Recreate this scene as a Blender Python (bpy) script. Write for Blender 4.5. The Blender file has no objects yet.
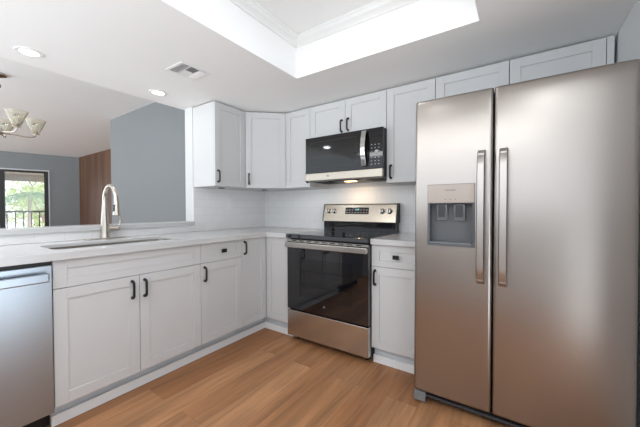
import bpy, bmesh, math, random
from mathutils import Vector, Matrix
random.seed(7)
S = bpy.context.scene
C = S.collection
R = math.radians

# ------------------------------------------------------------------ camera
cam_d = bpy.data.cameras.new('camera')
cam = bpy.data.objects.new('camera', cam_d); C.objects.link(cam)
cam_d.sensor_fit = 'HORIZONTAL'; cam_d.sensor_width = 36.0
cam_d.lens = 36.0 * 295.21 / 640.0
cam_d.clip_start = 0.02; cam_d.clip_end = 200
YAW, PITCH, ROLL = R(34.1414), R(-1.0291), R(0.1173)
fw = Vector((-math.sin(YAW)*math.cos(PITCH), math.cos(YAW)*math.cos(PITCH), math.sin(PITCH)))
rt = Vector((math.cos(YAW), math.sin(YAW), 0)); up = rt.cross(fw)
rt2 = rt*math.cos(ROLL) + up*(-math.sin(ROLL)); up2 = up*math.cos(ROLL) + rt*math.sin(ROLL)
m = Matrix((rt2, up2, -fw)).transposed().to_4x4(); m.translation = Vector((2.577, -2.6036, 1.1351))
cam.matrix_world = m
S.camera = cam

# ------------------------------------------------------------------ world, sun, lights
S.view_settings.view_transform = 'Standard'; S.view_settings.look = 'None'
S.view_settings.gamma = 1; S.view_settings.use_curve_mapping = False
S.view_settings.exposure = 0.62
W = bpy.data.worlds.new('world'); S.world = W; W.use_nodes = True
bgn = W.node_tree.nodes['Background']
# pale sky above the horizon, brighter lower half added to light the ceilings
wt = W.node_tree; wc = wt.nodes.new('ShaderNodeTexCoord'); wsp = wt.nodes.new('ShaderNodeSeparateXYZ'); wr = wt.nodes.new('ShaderNodeValToRGB'); wm = wt.nodes.new('ShaderNodeMapRange')
wm.inputs['From Min'].default_value = -1; wt.links.new(wc.outputs['Generated'], wsp.inputs[0]); wt.links.new(wsp.outputs['Z'], wm.inputs['Value']); wt.links.new(wm.outputs[0], wr.inputs['Fac'])
wr.color_ramp.elements[0].position = .46; wr.color_ramp.elements[0].color = (1.0, 1.08, 1.15, 1)
wr.color_ramp.elements[1].position = .52; wr.color_ramp.elements[1].color = (.40, .435, .475, 1)
wt.links.new(wr.outputs['Color'], bgn.inputs[0]); bgn.inputs[1].default_value = 2.8

def light(name, kind, loc, energy, color=(1, 1, 1), size=None, size_y=None, direction=None, spot=None, shape=None):
    l = bpy.data.lights.new(name, kind); l.energy = energy; l.color = color
    if kind == 'AREA':
        l.shape = shape or ('RECTANGLE' if size_y else 'DISK'); l.size = size
        if size_y: l.size_y = size_y
    elif kind == 'SUN': l.angle = R(2)
    else: l.shadow_soft_size = size if size else .05
    if spot: l.spot_size = R(spot); l.spot_blend = .8
    o = bpy.data.objects.new(name, l); C.objects.link(o); o.location = loc
    if direction: o.rotation_euler = Vector(direction).to_track_quat('-Z', 'Y').to_euler()
    return o
light('sun', 'SUN', (0, 0, 8), 5.0, (1, .95, .85), direction=(.1, -.6, -.8))
DOWN = [(.075, -2.09), (.085, -1.315), (2.72, -2.0)]  # last one lies out of view, added to light the floor
for p, e in zip(DOWN, (1.2, .5, .6)):
    light('downlight_lamp', 'AREA', (p[0], p[1], 2.08), e, (.90, .965, 1), .10, direction=(0, 0, -1))
light('fill_panel_lamp', 'AREA', (1.5, -2.99, 2.068), 8.5, (.92, .97, 1.02), 2.5, .36, direction=(0, 0, -1))  # added fill behind the camera, brightens floor and cabinets
for p in [(1.80, -1.35), (1.80, -2.25)]:
    light('tray_lamp', 'AREA', (p[0], p[1], 2.345), .5, (.94, .98, 1), .13, direction=(0, 0, -1))
light('hood_lamp', 'AREA', (1.30, -.22, 1.372), .5, (1, .72, .42), .06, direction=(0, .1, -1))

# ------------------------------------------------------------------ helpers
def lin(c):
    return tuple(((x/255)/12.92 if x/255 <= .04045 else ((x/255+.055)/1.055)**2.4) for x in c) + (1,)
def mat(name, c, rough=.5, metal=0, noise=None, bump=None, spec=.5, emit=None, trans=0, coat=0, ior=1.45, aniso=0):
    """c in sRGB 0-255; noise=(scale vec, amount) varies value; bump=(scale vec, strength)"""
    M = bpy.data.materials.new(name); M.use_nodes = True; t = M.node_tree; n = t.nodes; L = t.links
    b = n['Principled BSDF']; col = lin(c)
    b.inputs['Base Color'].default_value = col; b.inputs['Roughness'].default_value = rough
    b.inputs['Metallic'].default_value = metal; b.inputs['Specular IOR Level'].default_value = spec
    b.inputs['Transmission Weight'].default_value = trans; b.inputs['Coat Weight'].default_value = coat
    b.inputs['IOR'].default_value = ior; b.inputs['Anisotropic'].default_value = aniso
    if emit: b.inputs['Emission Color'].default_value = lin(emit[0]); b.inputs['Emission Strength'].default_value = emit[1]
    tc = n.new('ShaderNodeTexCoord')
    def nz(sc, detail=4):
        mp = n.new('ShaderNodeMapping'); mp.inputs['Scale'].default_value = sc
        L.new(tc.outputs['Object'], mp.inputs['Vector'])
        k = n.new('ShaderNodeTexNoise'); k.inputs['Scale'].default_value = 1; k.inputs['Detail'].default_value = detail
        L.new(mp.outputs[0], k.inputs['Vector']); return k
    if noise is None: noise = ((3, 3, 3), .02)
    k = nz(noise[0]); r = n.new('ShaderNodeMapRange')
    r.inputs['To Min'].default_value = 1-noise[1]; r.inputs['To Max'].default_value = 1+noise[1]
    L.new(k.outputs['Fac'], r.inputs['Value'])
    mx = n.new('ShaderNodeVectorMath'); mx.operation = 'SCALE'; mx.inputs[0].default_value = col[:3]
    L.new(r.outputs[0], mx.inputs['Scale']); L.new(mx.outputs[0], b.inputs['Base Color'])
    if bump:
        k = nz(bump[0]); bp = n.new('ShaderNodeBump'); bp.inputs['Strength'].default_value = bump[1]
        bp.inputs['Distance'].default_value = .002
        L.new(k.outputs['Fac'], bp.inputs['Height']); L.new(bp.outputs[0], b.inputs['Normal'])
    return M

M_ceil = mat('ceiling_paint', (244, 244, 243), .9)
M_pop = mat('popcorn_ceiling', (236, 237, 237), .95, bump=((90, 90, 90), .8))
M_wallw = mat('white_wall_paint', (208, 209, 210), .8)
M_blue = mat('blue_grey_paint', (130, 134, 136), .85)
M_crown = mat('crown_paint', (232, 232, 230), .6)
M_cab = mat('cabinet_paint', (203, 203, 203), .42)
M_cabin = mat('cabinet_carcass', (204, 204, 204), .5)
M_toe = mat('toe_kick_paint', (214, 218, 221), .55)
M_quartz = mat('quartz', (200, 200, 200), .18, noise=((9, 9, 9), .02))
M_blk = mat('black_metal', (24, 24, 25), .4, spec=.5)
M_blkgloss = mat('black_glass', (6, 7, 10), .04, spec=.6)
M_glassdoor = mat('oven_glass', (7, 10, 17), .03, spec=.9, coat=.5)
M_ovenwin = mat('oven_window_glass', (13, 15, 19), .04, spec=.9)
M_rackl = mat('rack_seen_through_glass', (30, 32, 37), .1)
M_mwglass = mat('microwave_glass', (15, 15, 15), .05, spec=.6)
M_blkpl = mat('black_plastic', (28, 28, 30), .45)
M_dark = mat('dark_gap', (14, 14, 15), .7)
M_ss = mat('stainless_steel', (200, 196, 190), .26, 1, noise=((1.5, 1.5, 160), .03), bump=((2, 2, 200), .03))
M_ss2 = mat('warm_stainless_trim', (172, 163, 150), .22, 1, noise=((1.5, 1.5, 120), .03))
M_hdl = mat('satin_steel_handle', (178, 172, 167), .36, 1)
M_disp_in = mat('dispenser_recess', (98, 100, 103), .4)
M_ssf = mat('fridge_stainless', (170, 163, 157), .28, 1, noise=((1.2, 1.2, 120), .02), bump=((1.5, 1.5, 220), .06))
M_ssd = mat('dishwasher_stainless', (166, 175, 184), .33, 1, noise=((1.2, 1.2, 120), .03), bump=((1.5, 1.5, 220), .06))
M_nick = mat('brushed_nickel', (196, 188, 178), .27, 1)
M_chrome = mat('polished_steel', (205, 203, 200), .12, 1)
M_greypl = mat('grey_plastic', (120, 122, 124), .5)
M_dgrey = mat('dark_grey_plastic', (58, 60, 62), .45)
M_beigem = mat('dispenser_panel', (166, 154, 145), .35, .6)
M_fside = mat('fridge_side_paint', (88, 90, 92), .5)
M_bronze = mat('black_frame', (30, 27, 26), .45)
M_beige = mat('balcony_plaster', (148, 134, 120), .9)
M_rail = mat('rail_metal', (58, 52, 50), .5)
M_bark = mat('bark', (138, 118, 106), .95, noise=((6, 6, 25), .25))
M_leaf = mat('leaf', (178, 188, 140), .6, noise=((2, 2, 2), .35))
M_leaf2 = mat('palm_leaf', (112, 132, 104), .5, noise=((2, 2, 2), .3))
M_ground = mat('ground_paving', (186, 178, 160), .95, noise=((2, 2, 2), .3))
M_lamp = mat('lit_lens', (255, 255, 255), .5, emit=((255, 250, 244), 2.4))
M_hlamp = mat('warm_lens', (255, 220, 170), .5, emit=((255, 200, 140), 5))
M_disp = mat('display_digits', (150, 200, 210), .5, emit=((150, 200, 210), .6))
M_mark = mat('printed_mark', (165, 165, 168), .5)
M_markd = mat('dark_mark', (96, 92, 90), .5)
M_glass = mat('clear_glass', (245, 250, 250), .02, trans=1, ior=1.45)
M_frost = mat('ribbed_shade_glass', (246, 244, 232), .12, trans=.93, ior=1.35, bump=((200, 200, 4), .3))
M_vent = mat('vent_paint', (236, 236, 236), .5)
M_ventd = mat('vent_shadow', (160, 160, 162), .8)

def wood_floor():
    M = bpy.data.materials.new('oak_vinyl_plank'); M.use_nodes = True; t = M.node_tree; n = t.nodes; L = t.links
    b = n['Principled BSDF']; b.inputs['Roughness'].default_value = .5; b.inputs['Specular IOR Level'].default_value = .45
    tc = n.new('ShaderNodeTexCoord'); mp = n.new('ShaderNodeMapping'); mp.inputs['Rotation'].default_value = (0, 0, R(90))
    mp.inputs['Location'].default_value = (.3, .06, 0)
    L.new(tc.outputs['Object'], mp.inputs['Vector'])
    br = n.new('ShaderNodeTexBrick'); br.offset = .37; br.offset_frequency = 2
    br.inputs['Scale'].default_value = 1; br.inputs['Brick Width'].default_value = 1.22; br.inputs['Row Height'].default_value = .18
    br.inputs['Mortar Size'].default_value = .0011; br.inputs['Mortar Smooth'].default_value = .3
    br.inputs['Color1'].default_value = (0, 0, 0, 1); br.inputs['Color2'].default_value = (1, 1, 1, 1); br.inputs['Mortar'].default_value = (.5, .5, .5, 1)
    L.new(mp.outputs[0], br.inputs['Vector'])
    ramp = n.new('ShaderNodeValToRGB'); e = ramp.color_ramp.elements
    e[0].position = 0; e[0].color = lin((151, 103, 67)); e[1].position = 1; e[1].color = lin((178, 131, 92))
    L.new(br.outputs['Color'], ramp.inputs['Fac'])
    # grain stretched along the planks (y), shifted for each plank
    vm = n.new('ShaderNodeVectorMath'); vm.operation = 'MULTIPLY'; vm.inputs[1].default_value = (16, 1.1, 1)
    L.new(tc.outputs['Object'], vm.inputs[0])
    ad = n.new('ShaderNodeVectorMath'); ad.operation = 'ADD'
    sc = n.new('ShaderNodeVectorMath'); sc.operation = 'SCALE'; sc.inputs['Scale'].default_value = 7
    L.new(br.outputs['Color'], sc.inputs[0]); L.new(vm.outputs[0], ad.inputs[0]); L.new(sc.outputs[0], ad.inputs[1])
    nz = n.new('ShaderNodeTexNoise'); nz.inputs['Scale'].default_value = 1; nz.inputs['Detail'].default_value = 6; nz.inputs['Roughness'].default_value = .62
    nz.inputs['Distortion'].default_value = .6
    L.new(ad.outputs[0], nz.inputs['Vector'])
    nr = n.new('ShaderNodeMapRange'); nr.inputs['From Min'].default_value = .3; nr.inputs['From Max'].default_value = .7
    nr.inputs['To Min'].default_value = .62; nr.inputs['To Max'].default_value = 1.32
    L.new(nz.outputs['Fac'], nr.inputs['Value'])
    vf = n.new('ShaderNodeVectorMath'); vf.operation = 'MULTIPLY'; vf.inputs[1].default_value = (120, 5, 1)
    L.new(tc.outputs['Object'], vf.inputs[0])
    n2 = n.new('ShaderNodeTexNoise'); n2.inputs['Scale'].default_value = 1; n2.inputs['Detail'].default_value = 3
    L.new(vf.outputs[0], n2.inputs['Vector'])
    r2 = n.new('ShaderNodeMapRange'); r2.inputs['To Min'].default_value = .88; r2.inputs['To Max'].default_value = 1.12
    L.new(n2.outputs['Fac'], r2.inputs['Value'])
    mm = n.new('ShaderNodeMath'); mm.operation = 'MULTIPLY'; L.new(nr.outputs[0], mm.inputs[0]); L.new(r2.outputs[0], mm.inputs[1])
    m3 = n.new('ShaderNodeMath'); m3.operation = 'MULTIPLY'
    r3 = n.new('ShaderNodeMapRange'); r3.inputs['To Min'].default_value = 1; r3.inputs['To Max'].default_value = .62
    L.new(br.outputs['Fac'], r3.inputs['Value']); L.new(mm.outputs[0], m3.inputs[0]); L.new(r3.outputs[0], m3.inputs[1])
    fin = n.new('ShaderNodeVectorMath'); fin.operation = 'SCALE'
    L.new(ramp.outputs['Color'], fin.inputs[0]); L.new(m3.outputs[0], fin.inputs['Scale'])
    L.new(fin.outputs[0], b.inputs['Base Color'])
    bp = n.new('ShaderNodeBump'); bp.inputs['Strength'].default_value = .12; bp.inputs['Distance'].default_value = .001
    L.new(n2.outputs['Fac'], bp.inputs['Height']); L.new(bp.outputs[0], b.inputs['Normal'])
    return M
M_floor = wood_floor()

def tile_mat():
    M = bpy.data.materials.new('subway_tile'); M.use_nodes = True; t = M.node_tree; n = t.nodes; L = t.links
    b = n['Principled BSDF']; b.inputs['Roughness'].default_value = .25
    g = n.new('ShaderNodeNewGeometry'); sp = n.new('ShaderNodeSeparateXYZ'); L.new(g.outputs['Position'], sp.inputs[0])
    su = n.new('ShaderNodeMath'); su.operation = 'SUBTRACT'; L.new(sp.outputs['X'], su.inputs[0]); L.new(sp.outputs['Y'], su.inputs[1])
    cb = n.new('ShaderNodeCombineXYZ'); L.new(su.outputs[0], cb.inputs['X'])
    zz = n.new('ShaderNodeMath'); zz.operation = 'SUBTRACT'; L.new(sp.outputs['Z'], zz.inputs[0]); zz.inputs[1].default_value = .914
    L.new(zz.outputs[0], cb.inputs['Y'])
    br = n.new('ShaderNodeTexBrick'); br.inputs['Scale'].default_value = 1; br.inputs['Brick Width'].default_value = .154
    br.inputs['Row Height'].default_value = .077; br.inputs['Mortar Size'].default_value = .0014; br.inputs['Mortar Smooth'].default_value = .2
    br.inputs['Color1'].default_value = lin((236, 236, 236)); br.inputs['Color2'].default_value = lin((232, 232, 232)); br.inputs['Mortar'].default_value = lin((222, 222, 222))
    L.new(cb.outputs[0], br.inputs['Vector']); L.new(br.outputs['Color'], b.inputs['Base Color'])
    bp = n.new('ShaderNodeBump'); bp.invert = True; bp.inputs['Strength'].default_value = .14; bp.inputs['Distance'].default_value = .001
    L.new(br.outputs['Fac'], bp.inputs['Height']); L.new(bp.outputs[0], b.inputs['Normal'])
    return M
M_tile = tile_mat()

def panel_wood():
    M = bpy.data.materials.new('walnut_panelling'); M.use_nodes = True; t = M.node_tree; n = t.nodes; L = t.links
    b = n['Principled BSDF']; b.inputs['Roughness'].default_value = .5
    tc = n.new('ShaderNodeTexCoord'); vm = n.new('ShaderNodeVectorMath'); vm.operation = 'MULTIPLY'; vm.inputs[1].default_value = (9, 9, .6)
    L.new(tc.outputs['Object'], vm.inputs[0])
    nz = n.new('ShaderNodeTexNoise'); nz.inputs['Scale'].default_value = 1; nz.inputs['Detail'].default_value = 5
    L.new(vm.outputs[0], nz.inputs['Vector'])
    ramp = n.new('ShaderNodeValToRGB'); e = ramp.color_ramp.elements
    e[0].position = .3; e[0].color = lin((72, 44, 30)); e[1].position = .7; e[1].color = lin((112, 80, 58))
    L.new(nz.outputs['Fac'], ramp.inputs['Fac']); L.new(ramp.outputs['Color'], b.inputs['Base Color'])
    return M
M_brown = panel_wood()

class MB:
    def __init__(s): s.v = []; s.f = []
    def box(s, x0, x1, y0, y1, z0, z1):
        if x0 > x1: x0, x1 = x1, x0
        if y0 > y1: y0, y1 = y1, y0
        if z0 > z1: z0, z1 = z1, z0
        b = len(s.v)
        s.v += [(x, y, z) for z in (z0, z1) for y in (y0, y1) for x in (x0, x1)]
        s.f += [tuple(b+i for i in q) for q in ((0, 2, 3, 1), (4, 5, 7, 6), (0, 1, 5, 4), (2, 6, 7, 3), (0, 4, 6, 2), (1, 3, 7, 5))]
        return s
    def cells(s, xs, ys, zs, solid):
        """solid(i,j,k)->bool; only exterior faces, shared vertices"""
        idx = {}
        def vid(i, j, k):
            if (i, j, k) not in idx: idx[(i, j, k)] = len(s.v); s.v.append((xs[i], ys[j], zs[k]))
            return idx[(i, j, k)]
        nx, ny, nz = len(xs)-1, len(ys)-1, len(zs)-1
        def sol(i, j, k): return 0 <= i < nx and 0 <= j < ny and 0 <= k < nz and solid(i, j, k)
        for i in range(nx):
            for j in range(ny):
                for k in range(nz):
                    if not sol(i, j, k): continue
                    if not sol(i-1, j, k): s.f.append((vid(i, j, k), vid(i, j, k+1), vid(i, j+1, k+1), vid(i, j+1, k)))
                    if not sol(i+1, j, k): s.f.append((vid(i+1, j, k), vid(i+1, j+1, k), vid(i+1, j+1, k+1), vid(i+1, j, k+1)))
                    if not sol(i, j-1, k): s.f.append((vid(i, j, k), vid(i+1, j, k), vid(i+1, j, k+1), vid(i, j, k+1)))
                    if not sol(i, j+1, k): s.f.append((vid(i, j+1, k), vid(i, j+1, k+1), vid(i+1, j+1, k+1), vid(i+1, j+1, k)))
                    if not sol(i, j, k-1): s.f.append((vid(i, j, k), vid(i, j+1, k), vid(i+1, j+1, k), vid(i+1, j, k)))
                    if not sol(i, j, k+1): s.f.append((vid(i, j, k+1), vid(i+1, j, k+1), vid(i+1, j+1, k+1), vid(i, j+1, k+1)))
        return s
    def prism(s, pts, a0, a1, axis='z'):
        """polygon pts (2D) extruded along axis"""
        b = len(s.v); n = len(pts)
        for a in (a0, a1):
            for p in pts:
                s.v.append({'z': (p[0], p[1], a), 'x': (a, p[0], p[1]), 'y': (p[0], a, p[1])}[axis])
        s.f.append(tuple(b+i for i in range(n))[::-1]); s.f.append(tuple(b+n+i for i in range(n)))
        for i in range(n): j = (i+1) % n; s.f.append((b+i, b+j, b+n+j, b+n+i))
        return s
    def tube(s, path, r, n=12, cap=True):
        path = [Vector(p) for p in path]; rs = r if isinstance(r, (list, tuple)) else [r]*len(path)
        b = len(s.v); prev = None
        for i, p in enumerate(path):
            d = (path[min(i+1, len(path)-1)]-path[max(i-1, 0)]).normalized()
            if prev is None: a = d.orthogonal().normalized()
            else: a = (prev-d*prev.dot(d)).normalized()
            prev = a; c = d.cross(a)
            for k in range(n):
                t = 2*math.pi*k/n; s.v.append(tuple(p+(a*math.cos(t)+c*math.sin(t))*rs[i]))
        for i in range(len(path)-1):
            for k in range(n):
                k2 = (k+1) % n; s.f.append((b+i*n+k, b+i*n+k2, b+(i+1)*n+k2, b+(i+1)*n+k))
        if cap:
            s.f.append(tuple(b+k for k in range(n))[::-1]); e = b+(len(path)-1)*n; s.f.append(tuple(e+k for k in range(n)))
        return s
    def lathe(s, prof, c=(0, 0, 0), n=24, axis=(0, 0, 1)):
        """prof list of (r,h) along axis from c"""
        ax = Vector(axis).normalized(); a = ax.orthogonal().normalized(); bb = ax.cross(a); b = len(s.v); c = Vector(c)
        for (r, h) in prof:
            for k in range(n):
                t = 2*math.pi*k/n; s.v.append(tuple(c+ax*h+(a*math.cos(t)+bb*math.sin(t))*max(r, 1e-5)))
        for i in range(len(prof)-1):
            for k in range(n):
                k2 = (k+1) % n; s.f.append((b+i*n+k, b+i*n+k2, b+(i+1)*n+k2, b+(i+1)*n+k))
        return s
    def move(s, fn): s.v = [tuple(fn(Vector(v))) for v in s.v]; return s
    def build(s, name, m, parent=None, bevel=0, smooth=False, org=None):
        me = bpy.data.meshes.new(name)
        o = Vector(org) if org else (Vector(parent['_org']) if parent is not None and '_org' in parent else Vector((0, 0, 0)))
        me.from_pydata([tuple(Vector(v)-o) for v in s.v], [], s.f); me.validate()
        bm = bmesh.new(); bm.from_mesh(me); bmesh.ops.recalc_face_normals(bm, faces=bm.faces); bm.to_mesh(me); bm.free()
        if smooth:
            for p in me.polygons: p.use_smooth = True
            try: me.set_sharp_from_angle(angle=R(40))
            except Exception: pass
        me.materials.append(m)
        ob = bpy.data.objects.new(name, me); C.objects.link(ob)
        if parent is not None:
            ob.parent = parent; ob['_org'] = tuple(o)
        else:
            ob.location = o; ob['_org'] = tuple(o)
        if bevel:
            md = ob.modifiers.new('bevel', 'BEVEL'); md.width = bevel; md.segments = 2; md.limit_method = 'ANGLE'; md.angle_limit = R(40)
        return ob

def thing(name, loc, label, cat, group=None):
    o = bpy.data.objects.new(name, None); C.objects.link(o); o.location = loc; o['_org'] = tuple(loc)
    o.empty_display_size = .1
    o['label'] = label; o['category'] = cat
    if group: o['group'] = group
    return o
def tag(o, label, cat, group=None, kind=None):
    o['label'] = label; o['category'] = cat
    if group: o['group'] = group
    if kind: o['kind'] = kind
    return o
def struct(o): o['kind'] = 'structure'; return o
def text(body, size, loc, rot, m, parent, name='lettering', extrude=.0004):
    cu = bpy.data.curves.new(name, 'FONT'); cu.body = body; cu.size = size; cu.align_x = 'CENTER'; cu.align_y = 'CENTER'; cu.extrude = extrude
    tmp = bpy.data.objects.new(name, cu); C.objects.link(tmp); bpy.context.view_layer.update()
    me = bpy.data.meshes.new_from_object(tmp); bpy.data.objects.remove(tmp)
    me.materials.clear(); me.materials.append(m)
    ob = bpy.data.objects.new(name, me); C.objects.link(ob); ob.parent = parent
    ob.location = Vector(loc)-Vector(parent['_org']); ob.rotation_euler = rot
    return ob

# ------------------------------------------------------------------ room shell
ZC, ZD = 2.097, 2.44           # kitchen ceiling, dining ceiling
XR, YB = 3.015, -3.25          # right wall, back wall
XO, YJ = -.155, -.955          # passthrough: dining-side face of wall, right jamb
struct(MB().box(-7.6, XR+.15, -4.6, .35, -.12, 0).build('floor', M_floor))
# kitchen ceiling slab with the tray recess, tray lid
TX0, TX1, TY0, TY1, ZT = 1.196, 2.395, -2.75, -.874, 2.38
struct(MB().cells([XO, TX0, TX1, XR+.15], [YB-.15, TY0, TY1, .15], [ZC, ZT, ZD],
       lambda i, j, k: not (i == 1 and j == 1 and k == 0)).build('ceiling', M_ceil))
struct(MB().cells([-7.6, XO], [-4.6, .35], [ZD, ZD+.1], lambda i, j, k: True).build('ceiling', M_pop))
# crown moulding round the tray
P = [(0, 0), (.008, 0), (.014, .012), (.024, .02), (.040, .030), (.046, .046), (.055, .052), (.055, .062), (0, .062)]
def crown():
    mb = MB(); n = len(P); cs = [(TX0, TY0, 1, 1), (TX1, TY0, -1, 1), (TX1, TY1, -1, -1), (TX0, TY1, 1, -1)]
    for (x, y, sx, sy) in cs:
        for (p, h) in P: mb.v.append((x+sx*(p+.0005), y+sy*(p+.0005), 2.3175+h))
    for a in range(4):
        b = (a+1) % 4
        for i in range(n): j = (i+1) % n; mb.f.append((a*n+i, a*n+j, b*n+j, b*n+i))
    return mb
struct(crown().build('trim_1', M_crown))
# walls
struct(MB().box(XO, XR+.15, 0, .15, 0, ZC).build('wall_back', M_wallw))
struct(MB().cells([XR, XR+.15], [YB-.15, -2.85, -1.72, 0], [0, ZC], lambda i, j, k: j != 1).build('wall_right', M_wallw))  # near segment is unseen, added to keep the bright world off the fridge
struct(MB().cells([-.122, -.0], [YB, YJ, 0], [0, .975, ZC], lambda i, j, k: j == 1 or k == 0).build('wall_left', M_wallw))
struct(MB().box(XO, XR, YB-.15, YB, 0, 1.12).build('wall_front', M_wallw))
# dining side
struct(MB().box(-2.42, -.157, -.72, .15, 0, ZD).build('wall_dining', M_blue))
struct(MB().box(-6.85, -2.425, .19, .34, 0, ZD).build('wall_panelled', M_brown))
P0 = Vector((-6.718, .181, 0)); U = Vector((-.2893, -.9572, 0)); Nn = Vector((.9572, -.2893, 0))
def far(v): return P0+U*v.x+Nn*v.y+Vector((0, 0, v.z))   # local x along wall, y into the room
WX0, WX1, WZ1 = .575, 2.35, 2.03
struct(MB().cells([-.05, WX0, WX1, 4.4], [-.15, 0], [0, .02, WZ1, ZD], lambda i, j, k: not (i == 1 and k in (1,))).move(far).build('wall_far', M_blue))
wf = MB()
wf.cells([WX0, WX0+.075, 1.31, 1.40, WX1-.07, WX1], [-.10, -.01], [.02, .08, WZ1-.045, WZ1], lambda i, j, k: not (k == 1 and i in (1, 3)))
w1 = struct(wf.move(far).build('window_1', M_bronze))
w1['_org'] = (0, 0, 0)
MB().box(WX0+.07, 1.315, -.06, -.052, .075, WZ1-.04).move(far).build('pane', M_glass, w1)
MB().box(1.395, WX1-.065, -.06, -.052, .075, WZ1-.04).move(far).build('pane', M_glass, w1)
struct(MB().box(WX0-.022, WX0-.004, 0, .012, 0, WZ1+.03).box(WX0-.022, WX1+.02, 0, .012, WZ1+.005, WZ1+.03).move(far).build('trim_2', mat('bright_trim', (205, 207, 210), .6)))
# balcony outside the far window
struct(MB().box(.12, 3.6, -1.62, -.16, -.15, 0).move(far).build('floor', M_beige))
struct(MB().box(.12, 3.6, -1.62, -.16, 2.05, 2.25).box(.12, 3.6, -1.62, -1.48, 1.88, 2.0495).move(far).build('ceiling', M_beige))
struct(MB().box(.12, .72, -1.60, -1.48, 0.001, 1.879).move(far).build('wall_balcony', M_beige))
br = thing('balcony_railing', tuple(far(Vector((1.2, -1.5, 0)))), 'dark metal railing with upright bars outside the dining window', 'railing')
MB().box(.722, 3.5, -1.52, -1.48, 1.035, 1.085).move(far).build('top_rail', M_rail, br)
MB().box(.722, 3.5, -1.515, -1.485, .08, .12).move(far).build('bottom_rail', M_rail, br)
x = .86
while x < 3.4:
    MB().box(x-.014, x+.014, -1.512, -1.488, .121, 1.034).move(far).build('baluster', M_rail, br); x += .155
# ground and trees beyond
struct(MB().box(-30, -8.6, -14, 12, -3.2, -3.0).build('ground', M_ground))
def tree(name, base, height, rad, n, leafs, label, m, trunk_r=.12):
    t = thing(name, base, label, 'tree', 'broadleaf trees outside the dining window')
    b = Vector(base)
    tr = MB(); tr.tube([b, b+Vector((.05, .1, height*.4)), b+Vector((-.1, .05, height*.75))], [trunk_r, trunk_r*.8, trunk_r*.45], 10)
    for k in range(7):
        a = random.uniform(0, 6.28); h = height*random.uniform(.4, .7)
        tr.tube([b+Vector((0, .08, h)), b+Vector((math.cos(a)*rad*.4, math.sin(a)*rad*.4, h+height*.12)), b+Vector((math.cos(a)*rad*.8, math.sin(a)*rad*.8, h+height*.22))], [trunk_r*.4, trunk_r*.25, .012], 6)
    tr.build('trunk', M_bark, t, smooth=True)
    lf = MB()
    for k in range(n):
        d = Vector((random.gauss(0, 1), random.gauss(0, 1), random.gauss(0, 1))).normalized()*rad*random.uniform(.35, 1)
        c = b+Vector((d.x, d.y, height*.72+d.z*.9))
        a = Vector((random.gauss(0, 1), random.gauss(0, 1), random.gauss(0, 1))).normalized(); bb = a.orthogonal().normalized()
        L_ = leafs*random.uniform(.6, 1.2); w = L_*.38; i = len(lf.v)
        lf.v += [tuple(c-a*L_), tuple(c+bb*w), tuple(c+a*L_), tuple(c-bb*w)]
        lf.f.append((i, i+1, i+2, i+3))
    lf.build('foliage', m, t)
    return t
def palm(base, height, label):
    t = thing('palm_tree', base, label, 'tree'); b = Vector(base)
    MB().tube([b, b+Vector((.05, .05, height*.5)), b+Vector((0, .12, height))], [.07, .055, .05], 12).build('trunk', M_bark, t, smooth=True)
    top = b+Vector((0, .12, height))
    for k in range(15):
        a = 2*math.pi*k/15+random.uniform(-.15, .15); e = random.uniform(.15, 1.1); Lf = random.uniform(1.0, 1.3)
        pts = []
        for s in range(9):
            q = s/8; pts.append(top+Vector((math.cos(a)*Lf*q*math.cos(e*.7), math.sin(a)*Lf*q*math.cos(e*.7), Lf*(math.sin(e)*q-.95*q*q))))
        f = MB(); f.tube(pts, [.014*(1-s/10) for s in range(9)], 5)
        for s in range(1, 33):
            q = s/33*8; i0 = int(q); fr = q-i0; p = pts[i0].lerp(pts[min(i0+1, 8)], fr); d = (pts[min(i0+1, 8)]-pts[i0]).normalized()
            sd = d.cross(Vector((0, 0, 1))).normalized()
            for sg in (-1, 1):
                l = .34*math.sin(math.pi*(.12+.84*s/33)); tip = p+sd*sg*l*.8+d*l*.55-Vector((0, 0, l*.35)); i = len(f.v)
                f.v += [tuple(p-d*.012), tuple(p+(tip-p)*.5+d*.011), tuple(tip), tuple(p+(tip-p)*.5-d*.011)]; f.f.append((i, i+1, i+2, i+3))
        f.build('frond', M_leaf2, t)
palm((-12.2, .25, -3), 4.6, 'green palm with drooping feathery fronds outside the dining window')
tree('leafy_tree', (-18.5, 2.6, -3), 6.0, 2.3, 2200, .16, 'pale green bushy tree behind the palm outside the window', M_leaf)
tree('leafy_tree', (-15.2, 1.45, -3), 6.4, .8, 500, .12, 'slim reddish-trunked tree at the right edge of the window view', M_leaf, .16)
tree('leafy_tree', (-18.5, -2.6, -3), 6.5, 2.4, 2200, .17, 'broad pale tree at the left side of the window view', M_leaf)

# quartz ledge of the passthrough, floor mouldings, backsplash
struct(MB().box(-.175, .028, YB+.01, YJ-.001, .9755, 1.0125).build('window_sill', M_quartz, bevel=.003))
struct(MB().box(.5635, .5765, -2.136, -.580, .0005, .056).box(.5635, .926, -.5785, -.5915, .0005, .056).build('trim_3', mat('moulding', (232, 234, 235), .5)))
struct(MB().box(1.688, 2.062, -.5795, -.5925, .0005, .056).build('trim_4', bpy.data.materials['moulding']))
tag(MB().cells([.0005, .0085, .924, 1.685, 2.06], [YB+.02, -2.1, -.957, -.0085, -.0005], [.9155, .9745, 1.336],
    lambda i, j, k: (j == 3 and True) or (i == 0 and (j == 2 or (k == 0)))).build('tile_backsplash', M_tile),
    'white subway tile backsplash running along both kitchen walls', 'backsplash')
M_plate = mat('outlet_plate', (236, 236, 236), .35)
o = thing('wall_outlet', (.009, -.555, 1.18), 'white double wall outlet on the tiles under the left wall cabinet', 'outlet')
MB().box(.009, .014, -.592, -.518, 1.122, 1.238).build('cover_plate', M_plate, o, bevel=.002)
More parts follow.
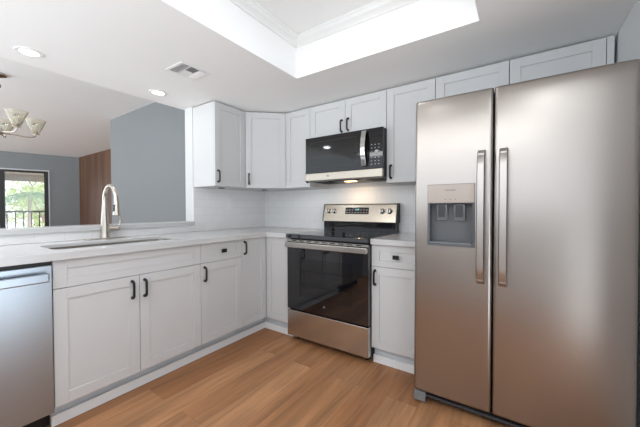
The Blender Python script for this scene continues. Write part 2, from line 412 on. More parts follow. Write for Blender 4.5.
for zz in (1.155, 1.205): MB().box(.0142, .016, -.571, -.539, zz-.019, zz+.019).build('socket', M_plate, o, bevel=.002)

# ------------------------------------------------------------------ cabinets
ST = .058
def shaker(w, h, t=.019, st=ST, inset=.0065):
    """door in local frame: x 0..w, z 0..h, front at y=-t, back at 0"""
    mb = MB(); e = .0065
    mb.box(0, st, -t, 0, 0, h).box(w-st, w, -t, 0, 0, h).box(st, w-st, -t, 0, 0, st if h > .2 else min(st, .045)).box(st, w-st, -t, 0, h-(st if h > .2 else min(st, .045)), h)
    r = st if h > .2 else min(st, .045)
    mb.box(st, w-st, -t+inset, -.002, r, h-r)
    # bevelled inner edge of the frame
    return mb
def pull(length=.10, reach=.028):
    """arched bar pull along local z, base at y=0, sticking out to -y"""
    h = length/2; mb = MB()
    pts = [(0, 0, -h), (0, -reach*.55, -h*.99), (0, -reach*.92, -h*.82), (0, -reach, -h*.4), (0, -reach, h*.4), (0, -reach*.92, h*.82), (0, -reach*.55, h*.99), (0, 0, h)]
    mb.tube(pts, [.0098, .0084, .0078, .0070, .0070, .0078, .0084, .0098], 8)
    return mb
def tpull(): # short horizontal bar pull along local x
    mb = MB(); mb.box(-.021, .021, -.027, -.015, -.014, .014); mb.box(-.007, .007, -.0151, 0, -.007, .007)
    return mb
def place(mb, origin, ang):
    c, s = math.cos(ang), math.sin(ang); o = Vector(origin)
    return mb.move(lambda v: o+Vector((c*v.x-s*v.y, s*v.x+c*v.y, v.z)))
GAP = .0015
def door(parent, origin, ang, w, h, handle=None, kind='door', short=False):
    """origin = lower left corner of the opening on the carcass face; handle=(x,z) centre"""
    mb = shaker(w-2*GAP, h-2*GAP); mb.move(lambda v: v+Vector((GAP, -.001, GAP)))
    d = place(mb, origin, ang).build(kind, M_cab, parent, bevel=.0012)
    if handle:
        hb = tpull() if short else pull()
        hb.move(lambda v: v+Vector((handle[0], -.0203, handle[1])))
        hb = place(hb, origin, ang).build('handle', M_blk, d, bevel=.001 if short else 0, smooth=not short)
        hb['label'] = 'black metal handle'
    return d
LA, BA = R(90), 0     # left run faces +x, back run faces -y
BX, BY = .6105, -.6055       # carcass faces
ZB0, ZB1, ZD0 = .1206, .8725, .726
# left run: door local x runs along +y when ang=90
def left_door(parent, y0, y1, z0, z1, handle=None, kind='door', short=False):
    return door(parent, (BX, y0, z0), LA, y1-y0, z1-z0, (handle[0]-y0, handle[1]-z0) if handle else None, kind, short)
def back_door(parent, x0, x1, z0, z1, handle=None, kind='door', short=False, y=BY):
    return door(parent, (x0, y, z0), BA, x1-x0, z1-z0, (handle[0]-x0, handle[1]-z0) if handle else None, kind, short)
CB = .8705
c = thing('sink_base_cabinet', (.3, -1.717, 0), 'white shaker sink base cabinet with two doors below the sink', 'cabinet')
MB().cells([.002, .02, BX-.018, BX], [-2.135+GAP, -2.117, -1.3185, -1.3-GAP], [.115, .133, CB], lambda i, j, k: k == 0 or i in (0, 2) or j in (0, 2)).build('body', M_cabin, c)
MB().box(.535, .5505, -2.1335, -1.3015, .001, .114).build('toe_kick', M_toe, c)
left_door(c, -2.135, -1.3, ZD0, ZB1, None, 'false_front')
left_door(c, -2.135, -1.7245, ZB0, ZD0, (-1.768, .643))
left_door(c, -1.7245, -1.3, ZB0, ZD0, (-1.696, .640))
c = thing('base_cabinet', (.3, -1.107, 0), 'narrow white base cabinet with one drawer over one door, right of the sink', 'cabinet')
MB().box(.002, BX, -1.2985, -.9158, .115, CB).build('body', M_cabin, c)
MB().box(.535, .5505, -1.2985, -.9158, .001, .114).build('toe_kick', M_toe, c)
left_door(c, -1.3, -.9143, ZD0, ZB1, (-1.107, .803), 'drawer', True)
left_door(c, -1.3, -.9143, ZB0, ZD0, (-1.272, .645))
c = thing('corner_base_cabinet', (.3, -.3, 0), 'white corner base cabinet with full-height doors meeting at the inside corner', 'cabinet')
MB().prism([(.002, -.9128), (BX, -.9128), (BX, BY), (.923, BY), (.923, -.002), (.002, -.002)], .115, CB).build('body', M_cabin, c)
MB().prism([(.535, -.9128), (.5505, -.9128), (.5505, -.5655), (.923, -.5655), (.923, -.55), (.535, -.55)], .001, .114).build('toe_kick', M_toe, c)
left_door(c, -.9143, -.6265, ZB0, ZB1, (-.885, .798))
back_door(c, .6315, .9245, ZB0, ZB1)
c = thing('base_cabinet', (1.875, -.3, 0), 'white base cabinet with drawer and door between range and refrigerator', 'cabinet')
MB().box(1.6865, 2.062, BY, -.002, .115, CB).build('body', M_cabin, c)
MB().box(1.6865, 2.062, -.5655, -.55, .001, .114).build('toe_kick', M_toe, c)
back_door(c, 1.686, 2.063, .715, ZB1, (1.8745, .795), 'drawer', True)
back_door(c, 1.686, 2.063, ZB0, .715, (1.716, .635))
# countertops
SX0, SX1, SY0, SY1 = .205, .515, -2.095, -1.355
ct = MB().cells([.009, SX0, SX1, .655, .922], [-2.80, SY0, SY1, -.65, -.009], [.8745, .9145],
                lambda i, j, k: (i < 3 and not (i == 1 and j == 1)) or j == 3)
for (cx, cy, sx, sy) in ((SX0, SY0, 1, 1), (SX1, SY0, -1, 1), (SX1, SY1, -1, -1), (SX0, SY1, 1, -1)):
    q_ = .045; pts = [(cx, cy)]+[(cx+sx*q_*(1-math.sin(R(a))), cy+sy*q_*(1-math.cos(R(a)))) for a in range(0, 91, 15)]
    ct.prism(pts, .8745, .9145)
ct = ct.build('countertop', M_quartz, bevel=.0015)
tag(ct, 'white quartz countertop wrapping the left corner around the sink', 'countertop')
tag(MB().box(1.687, 2.062, -.65, -.009, .8745, .9145).build('countertop', M_quartz, bevel=.003), 'short white quartz countertop between range and refrigerator', 'countertop')
# sink
s = thing('kitchen_sink', (.35, -1.72, .70), 'stainless undermount sink basin set in the white counter below the faucet', 'sink')
bz = MB()
def rr(x0, x1, y0, y1, r, z, n=5):
    pts = []
    for (cx, cy, a0) in ((x1-r, y1-r, 0), (x0+r, y1-r, 90), (x0+r, y0+r, 180), (x1-r, y0+r, 270)):
        for k in range(n+1): a = R(a0+90*k/n); pts.append((cx+r*math.cos(a), cy+r*math.sin(a), z))
    return pts
rings = [rr(SX0+.001, SX1-.001, SY0+.001, SY1-.001, .044, .897), rr(SX0+.003, SX1-.003, SY0+.003, SY1-.003, .044, .896), rr(SX0+.006, SX1-.006, SY0+.006, SY1-.006, .045, .74),
         rr(SX0+.03, SX1-.03, SY0+.03, SY1-.03, .05, .70), rr(.33, .37, -1.74, -1.70, .0199, .695)]
nr = len(rings[0])
for q in rings: bz.v += q
for a in range(len(rings)-1):
    for k in range(nr): k2 = (k+1) % nr; bz.f.append((a*nr+k, a*nr+k2, (a+1)*nr+k2, (a+1)*nr+k))
bz.f.append(tuple((len(rings)-1)*nr+k for k in range(nr)))
bz.build('basin', M_ss, s, smooth=True)
MB().lathe([(0, .004), (.03, .004), (.038, 0)], (.35, -1.72, .6985)).build('drain', M_chrome, s, smooth=True)
# faucet
FX, FY = .062, -1.70
f = thing('kitchen_faucet', (FX, FY, .9155), 'brushed nickel pull-down gooseneck faucet behind the sink', 'faucet')
MB().prism([(FX+.029*math.cos(t)*1.0+0, FY+(.10 if math.sin(t) > 0 else -.10)+.029*math.sin(t)) for t in [R(a+.01) for a in range(0, 360, 12)]], .9155, .921, 'z').build('deck_plate', M_nick, f, bevel=.002)
MB().lathe([(.0, 0), (.031, 0), (.031, .006), (.0275, .02), (.026, .09), (.0215, .17), (.0175, .235), (.0155, .25), (0, .25)], (FX, FY, .921)).build('body', M_nick, f, smooth=True)
pts = [(FX, FY, 1.14)]+[(FX, FY, 1.2)]; rad = .097; cz = 1.20
for k in range(0, 17):
    a = math.pi-math.pi*k/16; pts.append((FX+rad+rad*math.cos(a), FY, cz+rad*math.sin(a)))
pts.append((FX+2*rad+.002, FY, 1.183))
MB().tube(pts, .0145, 14).build('spout', M_nick, f, smooth=True)
h = MB().lathe([(0, 0), (.0145, 0), (.0165, -.01), (.018, -.04), (.0235, -.082), (.0235, -.093), (.019, -.097), (0, -.097)], (FX+2*rad+.002, FY, 1.184)).build('spray_head', M_nick, f, smooth=True)
MB().lathe([(0, 0), (.008, 0), (.008, .004), (0, .004)], (FX+2*rad+.002+.006, FY-.0165, 1.155), axis=(.3, -1, 0), n=12).box(FX+2*rad+.001, FX+2*rad+.015, FY-.0225, FY-.016, 1.115, 1.145).build('spray_button', M_blkpl, h)
hb = MB().lathe([(0, .018), (.014, .018), (.016, .03), (.018, .066), (.021, .074), (.021, .089), (.016, .096), (0, .098)], (FX, FY, .99), axis=(0, 1, 0)).build('valve', M_nick, f, smooth=True)
MB().tube([(FX, FY+.084, .998), (FX+.004, FY+.096, 1.02), (FX+.008, FY+.098, 1.05), (FX+.010, FY+.088, 1.088)], [.009, .0065, .005, .006], 10).build('lever', M_nick, hb, smooth=True)

# upper cabinets
UZ0, UZ1, UD = 1.3374, 2.0865, .3105
c = thing('wall_cabinet', (.155, -.777, UZ0), 'tall white wall cabinet at the end by the passthrough opening', 'cabinet')
MB().box(.001, UD, -.9505, -.6015, UZ0, UZ1).build('body', M_cab, c, bevel=.001)
door(c, (UD, -.951, UZ0), LA, .350, UZ1-UZ0, (.030, .088))
c = thing('corner_wall_cabinet', (.25, -.25, UZ0), 'white diagonal corner wall cabinet with an angled door', 'cabinet')
A_, B_ = Vector((.331, -.6, 0)), Vector((.6226, -.331, 0)); dd = (B_-A_).normalized(); nn_ = Vector((dd.y, -dd.x, 0))
A2 = A_-nn_*.0205; B2 = B_-nn_*.0205
MB().prism([(.001, -.5995), (A2.x-.002, -.5995), (A2.x, A2.y), (B2.x, B2.y), (.622, B2.y), (.622, -.001), (.001, -.001)], UZ0, UZ1).build('body', M_cabin, c)
dw = (B_-A_).length
door(c, (A2.x, A2.y, UZ0), math.atan2(dd.y, dd.x), dw, UZ1-UZ0, (.035, .088))
for k, (px, py) in enumerate(((.17, -.76), (.30, -.30))):
    pk = tag(MB().lathe([(0, 0), (.03, 0), (.032, -.004), (.032, -.011), (0, -.012)], (px, py, UZ0-.0005)).build('under_cabinet_light', M_greypl, org=(px, py, UZ0), smooth=True),
        ['round grey puck light under the cabinet by the passthrough', 'round grey puck light under the diagonal corner cabinet'][k], 'light', 'puck lights under the wall cabinets')
def upper(x0, x1, z0, label, doors, handles, name='wall_cabinet'):
    c = thing(name, ((x0+x1)/2, -.155, z0), label, 'cabinet')
    MB().box(x0+.0008, x1-.0008, -UD, -.001, z0, UZ1).build('body', M_cab, c, bevel=.0008)
    for (a, b), h in zip(doors, handles): back_door(c, a, b, z0, UZ1, h, y=-UD)
    return c
upper(.6230, .9230, UZ0, 'narrow white wall cabinet left of the microwave', [(.6230, .9230)], [(.897, 1.432)])
upper(.9235, 1.6825, 1.7785, 'short white two-door wall cabinet above the microwave', [(.9235, 1.303), (1.303, 1.6825)], [(1.271, 1.857), (1.335, 1.862)])
upper(1.6835, 2.0565, UZ0, 'white wall cabinet between the microwave and the refrigerator', [(1.6835, 2.0565)], [(1.722, 1.425)])
upper(2.0575, 2.5115, 1.79, 'short white cabinet over the left half of the refrigerator', [(2.0575, 2.5115)], [None])
c = upper(2.5125, 3.0, 1.79, 'short white cabinet over the refrigerator beside the right wall', [(2.5125, 2.968)], [None])
MB().box(2.9695, 3.000, -.3295, -.3115, 1.79, UZ1).build('filler_strip', M_cab, c)
# dark scribe gap above the cabinets is left open

# ------------------------------------------------------------------ dishwasher
d = thing('dishwasher', (.33, -2.44, 0), 'stainless dishwasher with bar handle left of the sink cabinet', 'dishwasher')
MB().box(.04, .605, -2.737, -2.139, .10, .868).build('body', M_dgrey, d)
MB().box(.50, .545, -2.737, -2.139, .002, .099).build('toe_panel', M_blkpl, d)
MB().box(.606, .625, -2.737, -2.139, .848, .868).build('control_strip', M_blkpl, d)
MB().box(.606, .643, -2.739, -2.1385, .107, .853).build('door_panel', M_ssd, d, bevel=.003)
hd = MB()
ys = [-2.69, -2.675, -2.55, -2.44, -2.33, -2.205, -2.175, -2.16]
prof = [(-.021), .021]
hd.box(.676, .690, -2.70, -2.158, .778, .822); hd.box(.6435, .6765, -2.185, -2.158, .782, .818); hd.box(.6435, .6765, -2.70, -2.673, .782, .818)
hd.build('handle', M_ssd, d, bevel=.006)

# ------------------------------------------------------------------ range
X0, X1 = .9265, 1.6835
r = thing('electric_range', ((X0+X1)/2, -.34, 0), 'stainless electric range with black glass oven door and smooth cooktop', 'range')
MB().box(X0+.002, X1-.002, -.625, -.03, .03, .884).build('body', M_blkpl, r)
for (a, b) in ((X0+.05, -.58), (X1-.05, -.58), (X0+.05, -.08), (X1-.05, -.08)): MB().lathe([(0, 0), (.018, 0), (.018, .029), (0, .029)], (a, b, .0005), 12).build('leveling_foot', M_blkpl, r)
ck = MB().prism([(-.692, .888), (-.685, .918), (-.04, .918), (-.04, .885), (-.692, .885)], X0-.001, X1+.0, 'x').build('cooktop', M_blkgloss, r, bevel=.003)
ring = mat('burner_ring', (92, 92, 94), .3)
for (a, b, rr_) in ((1.12, -.50, .115), (1.50, -.50, .09), (1.12, -.22, .08), (1.50, -.22, .115)):
    bb = MB()
    for q in (rr_, rr_*.62):
        bb.lathe([(q-.002, 0), (q, .0003), (q+.002, 0)], (a, b, .9183), 40)
    bb.build('burner', ring, r)
# oven door
dr = MB().box(X0+.001, X1-.001, -.672, -.628, .283, .868).build('oven_door', M_glassdoor, r, bevel=.003)
wi = MB().box(X0+.13, X1-.13, -.6728, -.6721, .40, .72).build('oven_window', M_ovenwin, dr)
rk = MB()
for q in (.50, .62):
    rk.box(X0+.15, X1-.15, -.6733, -.6729, q, q+.004)
    for k in range(24): rk.box(X0+.155+k*.0195, X0+.1565+k*.0195, -.6732, -.6729, q-.03, q)
rk.build('rack_lines', M_rackl, wi)
MB().box(X0-.0005, X1-.0005, -.6755, -.668, .855, .872).build('door_trim', M_ss, dr)
hn = MB().box(X0-.0, X1-.004, -.705, -.688, .808, .850).box(X0+.0, X0+.02, -.688, -.6725, .812, .846).box(X1-.024, X1-.004, -.688, -.6725, .812, .846)
hn.build('handle', M_ss, dr, bevel=.004)
for k in range(9):
    q = X0+.06+k*.075; MB().box(q, q+.045, -.6765, -.6757, .8605, .867).build('vent_slot', M_dark, dr)
em = MB().lathe([(.010, 0), (.010, .0008), (.0085, .0008), (.0085, 0)], (1.305, -.6725, .355), 24, axis=(0, -1, 0))
em.build('emblem', M_mark, dr)
text('GE', .010, (1.305, -.6728, .355), (R(90), 0, 0), M_mark, dr, 'emblem_lettering')
MB().box(X0+.001, X1-.001, -.672, -.628, .052, .272).build('storage_drawer', M_ss, r, bevel=.004)
# backguard
bg_ = MB().prism([(-.105, .9185), (-.105, 1.005), (-.02, 1.005), (-.02, .9185)], X0+.006, X1-.006, 'x').build('vent_riser', M_blkgloss, r)
cp = MB().prism([(-.118, 1.006), (-.085, 1.166), (-.075, 1.176), (-.02, 1.176), (-.02, 1.006)], X0+.0, X1, 'x').build('control_panel', M_ss2, r, bevel=.003)
MB().prism([(-.1195, 1.004), (-.0865, 1.166), (-.076, 1.178), (-.018, 1.178), (-.018, 1.004)], X1+.0004, X1+.006, 'x').build('end_cap', M_dgrey, r)
MB().prism([(-.1195, 1.004), (-.0865, 1.166), (-.076, 1.178), (-.018, 1.178), (-.018, 1.004)], X0-.006, X0-.0004, 'x').build('end_cap', M_dgrey, r)
sl_n = Vector((0, -.160, .033)).normalized()      # outward normal of the sloping face
def face(x, h): # point on the sloping face, h = height
    q = (h-1.006)/.160; return Vector((x, -.118+.033*q, h))
ang = math.atan2(.033, .160)
def slab(x0, x1, h0, h1, t, o=.0006):
    a0, a1 = face(0, h0), face(0, h1)
    p = [(a0.y, a0.z), (a1.y, a1.z)]; n = (sl_n.y, sl_n.z)
    q = [(p[0][0]+n[0]*o, p[0][1]+n[1]*o), (p[1][0]+n[0]*o, p[1][1]+n[1]*o), (p[1][0]+n[0]*(o+t), p[1][1]+n[1]*(o+t)), (p[0][0]+n[0]*(o+t), p[0][1]+n[1]*(o+t))]
    return MB().prism(q, x0, x1, 'x')
ds = slab(1.175, 1.42, 1.078, 1.140, .002).build('display', M_blkgloss, cp)
kk = MB()
for row in range(2):
    for k in range(8):
        if 3 <= k <= 4 and row == 1: continue
        q = 1.188+k*.0295; kk.v, kk.f = kk.v, kk.f
        t_ = slab(q, q+.014, 1.089+row*.025, 1.095+row*.025, .0004, .003); b0 = len(kk.v); kk.v += t_.v; kk.f += [tuple(b0+i for i in ff) for ff in t_.f]
kk.build('key_marks', M_mark, ds)['kind'] = 'stuff'
text('12:00', .022, tuple(face(1.30, 1.120)+sl_n*.0035), (R(90)-ang, 0, 0), M_disp, ds, 'clock_digits')
for kx in (.985, 1.05, 1.553, 1.622):
    ctr = face(kx, 1.106)+sl_n*.0006
    kb = MB().lathe([(0, 0), (.025, 0), (.025, .004), (.021, .007), (.0195, .024), (.017, .028), (0, .028)], ctr, 20, axis=sl_n).build('knob', M_chrome, cp, smooth=True)
    c2 = ctr+sl_n*.0282
    MB().box(-.003, .003, -.003, .0, -.016, .016).move(lambda v: c2+Vector((v.x, v.y, v.z+.0))).build('pointer', M_dark, kb)

# ------------------------------------------------------------------ microwave
MX0, MX1, MY, MZ0, MZ1 = .9255, 1.6815, -.415, 1.375, 1.7765
mw = thing('microwave_oven', ((MX0+MX1)/2, -.2, MZ0), 'black and stainless over-the-range microwave mounted under the short cabinet', 'microwave')
MB().box(MX0+.003, MX1-.003, -.372, -.012, MZ0+.018, MZ1-.002).build('body', M_dgrey, mw, bevel=.002)
dx = 1.556
md = MB().box(MX0, dx-.001, MY+.012, -.374, 1.452, MZ1-.001).build('door', M_mwglass, mw, bevel=.002)
MB().cells([MX0+.05, MX0+.0525, 1.4475, 1.45], [MY+.0112, MY+.0118], [1.50, 1.5025, 1.7275, 1.73], lambda i, j, k: not (i == 1 and k == 1)).build('window_outline', M_dgrey, md)
hp = []
for k in range(13):
    q = k/12; hp.append((q, MY-.012-.030*math.sin(math.pi*q)))
hm = MB(); b0 = 0
for i, (q, yy) in enumerate(hp):
    z = 1.475+q*(1.760-1.475)
    hm.v += [(1.508, yy, z), (1.549, yy, z), (1.549, yy+.012, z), (1.508, yy+.012, z)]
    if i:
        a = (i-1)*4; b = i*4
        for e in range(4): hm.f.append((a+e, a+(e+1) % 4, b+(e+1) % 4, b+e))
hm.f += [(0, 1, 2, 3), (48, 49, 50, 51)]
hm.box(1.514, 1.543, MY-.004, MY+.011, 1.478, 1.500); hm.box(1.514, 1.543, MY-.004, MY+.011, 1.737, 1.757)
hm.build('handle', M_chrome, md, bevel=.003, smooth=True)
pn = MB().box(dx+.001, MX1, MY+.012, -.374, 1.452, MZ1-.001).build('control_panel', M_blkgloss, mw, bevel=.002)
kp = MB()
for rr_ in range(7):
    for cc in range(3):
        kp.box(1.582+cc*.030, 1.592+cc*.030, MY+.0112, MY+.0118, 1.484+rr_*.026, 1.490+rr_*.026)
kp.box(1.618, 1.640, MY+.0110, MY+.0116, 1.575, 1.60)
kp.build('key_marks', M_mark, pn)['kind'] = 'stuff'
MB().box(1.578, 1.660, MY+.011, MY+.0118, 1.700, 1.735).build('display', M_dark, pn)
st_ = MB().box(MX0, MX1, MY+.004, -.374, 1.385, 1.450).build('lower_trim', M_ss2, mw, bevel=.003)
MB().lathe([(.010, 0), (.010, .0008), (.008, .0008), (.008, 0)], (1.175, MY+.0035, 1.420), 20, axis=(0, -1, 0)).build('emblem', M_markd, st_)
text('GE', .010, (1.175, MY+.0033, 1.420), (R(90), 0, 0), M_markd, st_, 'emblem_lettering')
MB().box(MX0+.012, MX1-.012, -.372, -.03, MZ0+.006, MZ0+.0175).build('underside_panel', M_greypl, mw)
vt = MB()
for k in range(12): vt.box(1.14+k*.026, 1.158+k*.026, -.345, -.30, MZ0+.002, MZ0+.0055)
vt.box(.96, 1.12, -.30, -.12, MZ0+.002, MZ0+.0055).box(1.49, 1.65, -.30, -.12, MZ0+.002, MZ0+.0055)
vt.build('grease_filter', M_dark, mw)
MB().box(1.25, 1.35, -.25, -.19, MZ0+.001, MZ0+.0055).build('cooktop_lamp', M_hlamp, mw)

# ------------------------------------------------------------------ refrigerator
FX0, FW = 2.067, .9173
fr = thing('refrigerator', (FX0, -.8777, 0), 'large stainless side-by-side refrigerator with water and ice dispenser', 'refrigerator')
fr['_org'] = (0, 0, 0)
fr.rotation_euler = (-R(.684), 0, 0)
# local frame: x 0..FW, y 0 = door front at the floor, +y to the back
FB, FT, FG0, FG1 = .079, 1.7535, .3925, .3985
MB().box(.006, FW-.006, .075, .79, .045, 1.735).build('body', M_fside, fr, bevel=.003)
MB().box(.01, FW-.01, .035, .075, .03, .068).build('base_grille', M_blkpl, fr)
MB().box(.066, FW-.066, .018, .0349, .040, .054).build('grille_bar', M_dgrey, fr, bevel=.004)
for a in (0, FW-.066): MB().box(a, a+.066, .006, .09, .012, .068).build('foot_cover', M_greypl, fr, bevel=.004)
def contour_door(x0, x1, z0, z1, th=.065, bulge=.003, hole=None):
    """door with a bowed front and rolled edges; hole=(hx0,hx1,hz0,hz1)"""
    mb = MB()
    xs = set(); zs = set()
    for k in range(25): xs.add(round(x0+(x1-x0)*k/24, 5))
    for e in (.001, .003, .006, .010, .016): xs.add(round(x0+e, 5)); xs.add(round(x1-e, 5)); zs.add(round(z0+e, 5)); zs.add(round(z1-e, 5))
    for k in range(31): zs.add(round(z0+(z1-z0)*k/30, 5))
    if hole:
        xs = {x for x in xs if min(abs(x-hole[0]), abs(x-hole[1])) > .004} | {hole[0], hole[1]}
        zs = {z for z in zs if min(abs(z-hole[2]), abs(z-hole[3])) > .004} | {hole[2], hole[3]}
    xs = sorted(xs); zs = sorted(zs)
    def fy(x, z):
        w = (x1-x0)/2; u = (x-(x0+w))/w
        y = bulge*u*u+.007*max(0, (.10-(z1-z))/.10)**2
        for dlt, rr_ in ((min(x-x0, x1-x), .016), (z1-z, .016), (z-z0, .010)):
            if dlt < rr_: q = 1-dlt/rr_; y += rr_*.75*(1-math.sqrt(max(0, 1-q*q)))
        return y-.003
    ix = {}
    for i, x in enumerate(xs):
        for k, z in enumerate(zs): ix[(i, k)] = len(mb.v); mb.v.append((x, fy(x, z), z))
    def inh(i, k): return hole and hole[0]-1e-6 <= xs[i] and xs[i+1] <= hole[1]+1e-6 and hole[2]-1e-6 <= zs[k] and zs[k+1] <= hole[3]+1e-6
    for i in range(len(xs)-1):
        for k in range(len(zs)-1):
            if inh(i, k): continue
            mb.f.append((ix[(i, k)], ix[(i+1, k)], ix[(i+1, k+1)], ix[(i, k+1)]))
    # rim to the back
    loop = [(i, 0) for i in range(len(xs))]+[(len(xs)-1, k) for k in range(1, len(zs))]+[(i, len(zs)-1) for i in range(len(xs)-2, -1, -1)]+[(0, k) for k in range(len(zs)-2, 0, -1)]
    bk = []
    for q in loop: v = mb.v[ix[q]]; bk.append(len(mb.v)); mb.v.append((v[0], th, v[2]))
    for a in range(len(loop)): b = (a+1) % len(loop); mb.f.append((ix[loop[a]], bk[a], bk[b], ix[loop[b]]))
    mb.f.append(tuple(bk))
    if hole:
        hi0, hi1, hk0, hk1 = xs.index(hole[0]), xs.index(hole[1]), zs.index(hole[2]), zs.index(hole[3])
        loop = [(i, hk0) for i in range(hi0, hi1+1)]+[(hi1, k) for k in range(hk0+1, hk1+1)]+[(i, hk1) for i in range(hi1-1, hi0-1, -1)]+[(hi0, k) for k in range(hk1-1, hk0, -1)]
        bk = []
        for q in loop: v = mb.v[ix[q]]; bk.append(len(mb.v)); mb.v.append((v[0], .060, v[2]))
        for a in range(len(loop)): b = (a+1) % len(loop); mb.f.append((ix[loop[a]], ix[loop[b]], bk[b], bk[a]))
        mb.f.append(tuple(bk))
    return mb
HX0, HX1, HZ0, HZ1 = .073, .314, .924, 1.266
fd = contour_door(0, FG0, FB, FT, hole=(HX0, HX1, HZ0, HZ1)).build('door', M_ssf, fr, smooth=True); fd['label'] = 'narrow left door with the dispenser'
rd = contour_door(FG1, FW, FB, FT).build('door', M_ssf, fr, smooth=True); rd['label'] = 'wide right door'
MB().box(FG0-.02, FG1+.02, .066, .074, FB, FT-.01).build('gasket', M_dark, fr)
dp = MB().cells([HX0+.001, HX0+.012, HX1-.012, HX1-.001], [-.004, .004, .055, .059], [HZ0+.001, HZ0+.012, 1.160, HZ1-.001],
                lambda i, j, k: k in (0, 2) or i in (0, 2) or j == 2)  .build('dispenser', M_disp_in, fd, bevel=.001)
MB().box(HX0+.002, HX1-.002, -.006, -.0042, 1.163, HZ1-.002).build('dispenser_panel', M_beigem, dp, bevel=.0008)
text('FRIGIDAIRE', .0105, ((HX0+HX1)/2, -.0066, 1.232), (R(90), 0, 0), M_markd, dp, 'panel_lettering')
MB().box(.165, .172, -.0068, -.0061, 1.18, 1.184).box(.19, .197, -.0068, -.0061, 1.18, 1.184).box(.215, .222, -.0068, -.0061, 1.18, 1.184).build('button_marks', M_markd, dp)
MB().box(HX0+.014, HX1-.014, .000, .052, HZ0+.0125, HZ0+.022).build('drip_tray', M_greypl, dp, bevel=.002)
for px in (.145, .235):
    MB().prism([(.050, 1.07), (.036, 1.065), (.018, 1.135), (.018, 1.156), (.050, 1.156)], px-.028, px+.028, 'x').build('paddle', M_greypl, dp, bevel=.003)
    MB().box(px-.018, px+.018, .0145, .0175, 1.085, 1.15).build('paddle_pad', M_dgrey, dp)
for (a, door_, lb) in ((.326, fd, 'left'), (.423, rd, 'right')):
    hm = MB(); N_ = 16
    for i in range(N_+1):
        q = i/N_; z = .745+q*.685; e = min(q, 1-q); y = -.058-.012*math.sin(math.pi*q)+(.030*(1-min(1, e/.05))**2)
        w0, w1 = a, a+.036
        hm.v += [(w0+.004, y, z), (w1-.004, y, z), (w1, y+.006, z), (w1, y+.016, z), (w0, y+.016, z), (w0, y+.006, z)]
        if i:
            p = (i-1)*6; b = i*6
            for e2 in range(6): hm.f.append((p+e2, p+(e2+1) % 6, b+(e2+1) % 6, b+e2))
    hm.f += [(0, 1, 2, 3, 4, 5), tuple(N_*6+k for k in range(6))]
    hm.box(a+.004, a+.032, -.048, .002, .765, .80); hm.box(a+.004, a+.032, -.048, .002, 1.375, 1.41)
    hm.build('handle', M_hdl, door_, smooth=True)

# ------------------------------------------------------------------ ceiling fixtures
for k, (px, py) in enumerate(DOWN):
    t = thing('recessed_downlight', (px, py, ZC), ['lit round recessed ceiling light at the far left, above the dishwasher end', 'lit round recessed ceiling light nearer the wall cabinets, beside the air vent',
        'added unseen recessed ceiling light in front of the refrigerator by the right wall'][k], 'ceiling light', 'recessed kitchen downlights')
    MB().lathe([(.046, -.001), (.047, -.006), (.066, -.005), (.069, -.0005), (.046, -.0005)], (px, py, ZC), 32).build('trim_ring', M_vent, t, smooth=True)
    MB().lathe([(0, -.0035), (.046, -.0035), (.046, -.0008), (0, -.0008)], (px, py, ZC), 32).build('lens', M_lamp, t)
for k, (px, py) in enumerate(((1.80, -1.35), (1.80, -2.25))):
    t = thing('ceiling_lamp', (px, py, ZT), ['flush round lamp in the tray ceiling nearer the range', 'flush round lamp in the tray ceiling nearer the back wall'][k], 'ceiling light', 'flush tray lamps')
    MB().lathe([(.0, -.0005), (.075, -.0005), (.075, -.012), (0, -.012)], (px, py, ZT), 32).build('base', M_vent, t, smooth=True)
    MB().lathe([(0, -.028), (.05, -.026), (.068, -.0125), (0, -.0125)], (px, py, ZT), 32).build('lens', M_lamp, t, smooth=True)
t = thing('fill_panel_light', (1.5, -2.99, ZC), 'added unseen long flat fill light on the ceiling at the back end of the kitchen', 'ceiling light')  # out-of-view body for the added fill lamp
MB().box(.2, 2.8, -3.20, -2.78, ZC-.022, ZC-.0006).build('housing', M_vent, t, bevel=.003)
MB().box(.22, 2.78, -3.18, -2.80, ZC-.0265, ZC-.0225).build('diffuser', M_lamp, t)
# ceiling vent
VX0, VX1, VY0, VY1 = .542, .745, -1.502, -1.28
v = thing('ceiling_vent', ((VX0+VX1)/2, (VY0+VY1)/2, ZC), 'white square air vent with slanted louvres in the ceiling', 'vent')
MB().cells([VX0, VX0+.022, VX1-.022, VX1], [VY0, VY0+.022, VY1-.022, VY1], [ZC-.0045, ZC-.0006], lambda i, j, k: not (i == 1 and j == 1)).build('frame', M_vent, v, bevel=.002)
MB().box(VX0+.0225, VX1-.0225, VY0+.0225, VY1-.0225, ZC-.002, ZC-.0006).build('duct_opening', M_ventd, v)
ya_, yb_, mx_ = VY0+.075, VY1-.075, (VX0+VX1)/2
MB().box(VX0+.0225, VX1-.0225, ya_-.004, ya_+.004, ZC-.0045, ZC-.0022).box(VX0+.0225, VX1-.0225, yb_-.004, yb_+.004, ZC-.0045, ZC-.0022).box(mx_-.004, mx_+.004, ya_+.0045, yb_-.0045, ZC-.0045, ZC-.0022).build('divider', M_vent, v)
def louv(x0, x1, y0, y1, along, tilt):
    mb = MB(); n = 6
    for k in range(n):
        if along == 'x':
            yc = y0+(k+.5)*(y1-y0)/n; mb.prism([(yc-.006*tilt, ZC-.0025), (yc+.006*tilt, ZC-.0085), (yc+.006*tilt+.0012, ZC-.0085), (yc-.006*tilt+.0012, ZC-.0025)], x0, x1, 'x')
        else:
            xc = x0+(k+.5)*(x1-x0)/n; mb.prism([(xc-.006*tilt, ZC-.0025), (xc+.006*tilt, ZC-.0085), (xc+.006*tilt+.0012, ZC-.0085), (xc-.006*tilt+.0012, ZC-.0025)], y0, y1, 'y')
    return mb
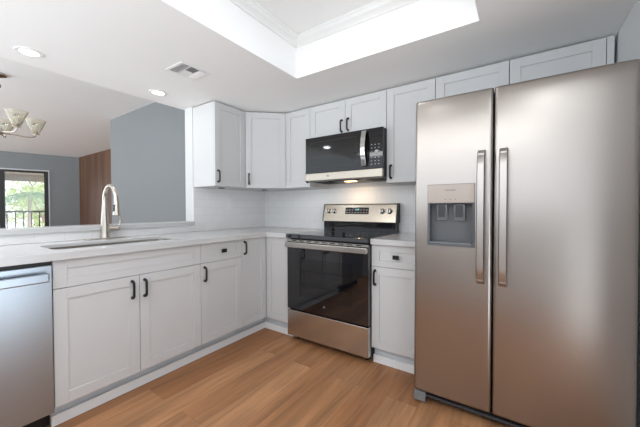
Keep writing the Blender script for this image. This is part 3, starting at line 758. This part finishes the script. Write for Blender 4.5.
for (a0, a1, b0_, b1_, al, ti) in ((VX0+.024, VX1-.024, VY0+.024, ya_-.005, 'x', -1), (mx_+.005, VX1-.024, ya_+.006, yb_-.006, 'y', 1), (VX0+.024, mx_-.005, ya_+.006, yb_-.006, 'y', -1), (VX0+.024, VX1-.024, yb_+.005, VY1-.024, 'x', 1)):
    louv(a0, a1, b0_, b1_, al, ti).build('louvre', M_vent, v)

# ------------------------------------------------------------------ chandelier
CX, CY = -1.60, -1.97
ch = thing('chandelier', (CX, CY, ZD), 'brushed nickel chandelier with upturned cone glass shades over the dining area', 'chandelier')
MB().lathe([(0, -.001), (.065, -.001), (.062, -.018), (.03, -.032), (.012, -.038), (0, -.038)], (CX, CY, ZD), 28).build('canopy', M_nick, ch, smooth=True)
stem = MB().tube([(CX, CY, ZD-.036), (CX, CY, 1.92)], .007, 10)
stem.lathe([(.007, 0), (.018, .01), (.022, .03), (.012, .05), (.007, .055)], (CX, CY, 2.30), 16)
stem.build('stem', M_nick, ch, smooth=True)
MB().lathe([(0, 0), (.012, .004), (.03, .02), (.036, .04), (.03, .06), (.012, .075), (0, .08)], (CX, CY, 1.85), 20).build('hub', M_nick, ch, smooth=True)
for k in range(5):
    a = R(17+72*k); ca, sa = math.cos(a), math.sin(a)
    def pt(rr_, z): return (CX+ca*rr_, CY+sa*rr_, z)
    ar = MB().tube([pt(.02, 1.885), pt(.10, 1.872), pt(.18, 1.866), pt(.23, 1.870), pt(.257, 1.885), pt(.26, 1.905)], .006, 8)
    ar.lathe([(0, 0), (.03, 0), (.034, .006), (.018, .012), (.016, .035), (0, .035)], pt(.26, 1.905), 16)
    ar = ar.build('arm', M_nick, ch, smooth=True)
    MB().lathe([(.026, .0), (.034, .012), (.084, .135), (.082, .135), (.032, .014), (.024, .004)], pt(.26, 1.918), 24).build('shade', M_frost, ar, smooth=True)
    MB().lathe([(0, .022), (.011, .024), (.012, .045), (.022, .07), (.024, .088), (.012, .105), (0, .108)], pt(.26, 1.919), 14).build('bulb', M_glass, ar, smooth=True)

for ob in list(bpy.data.objects):
    if '_org' in ob: del ob['_org']
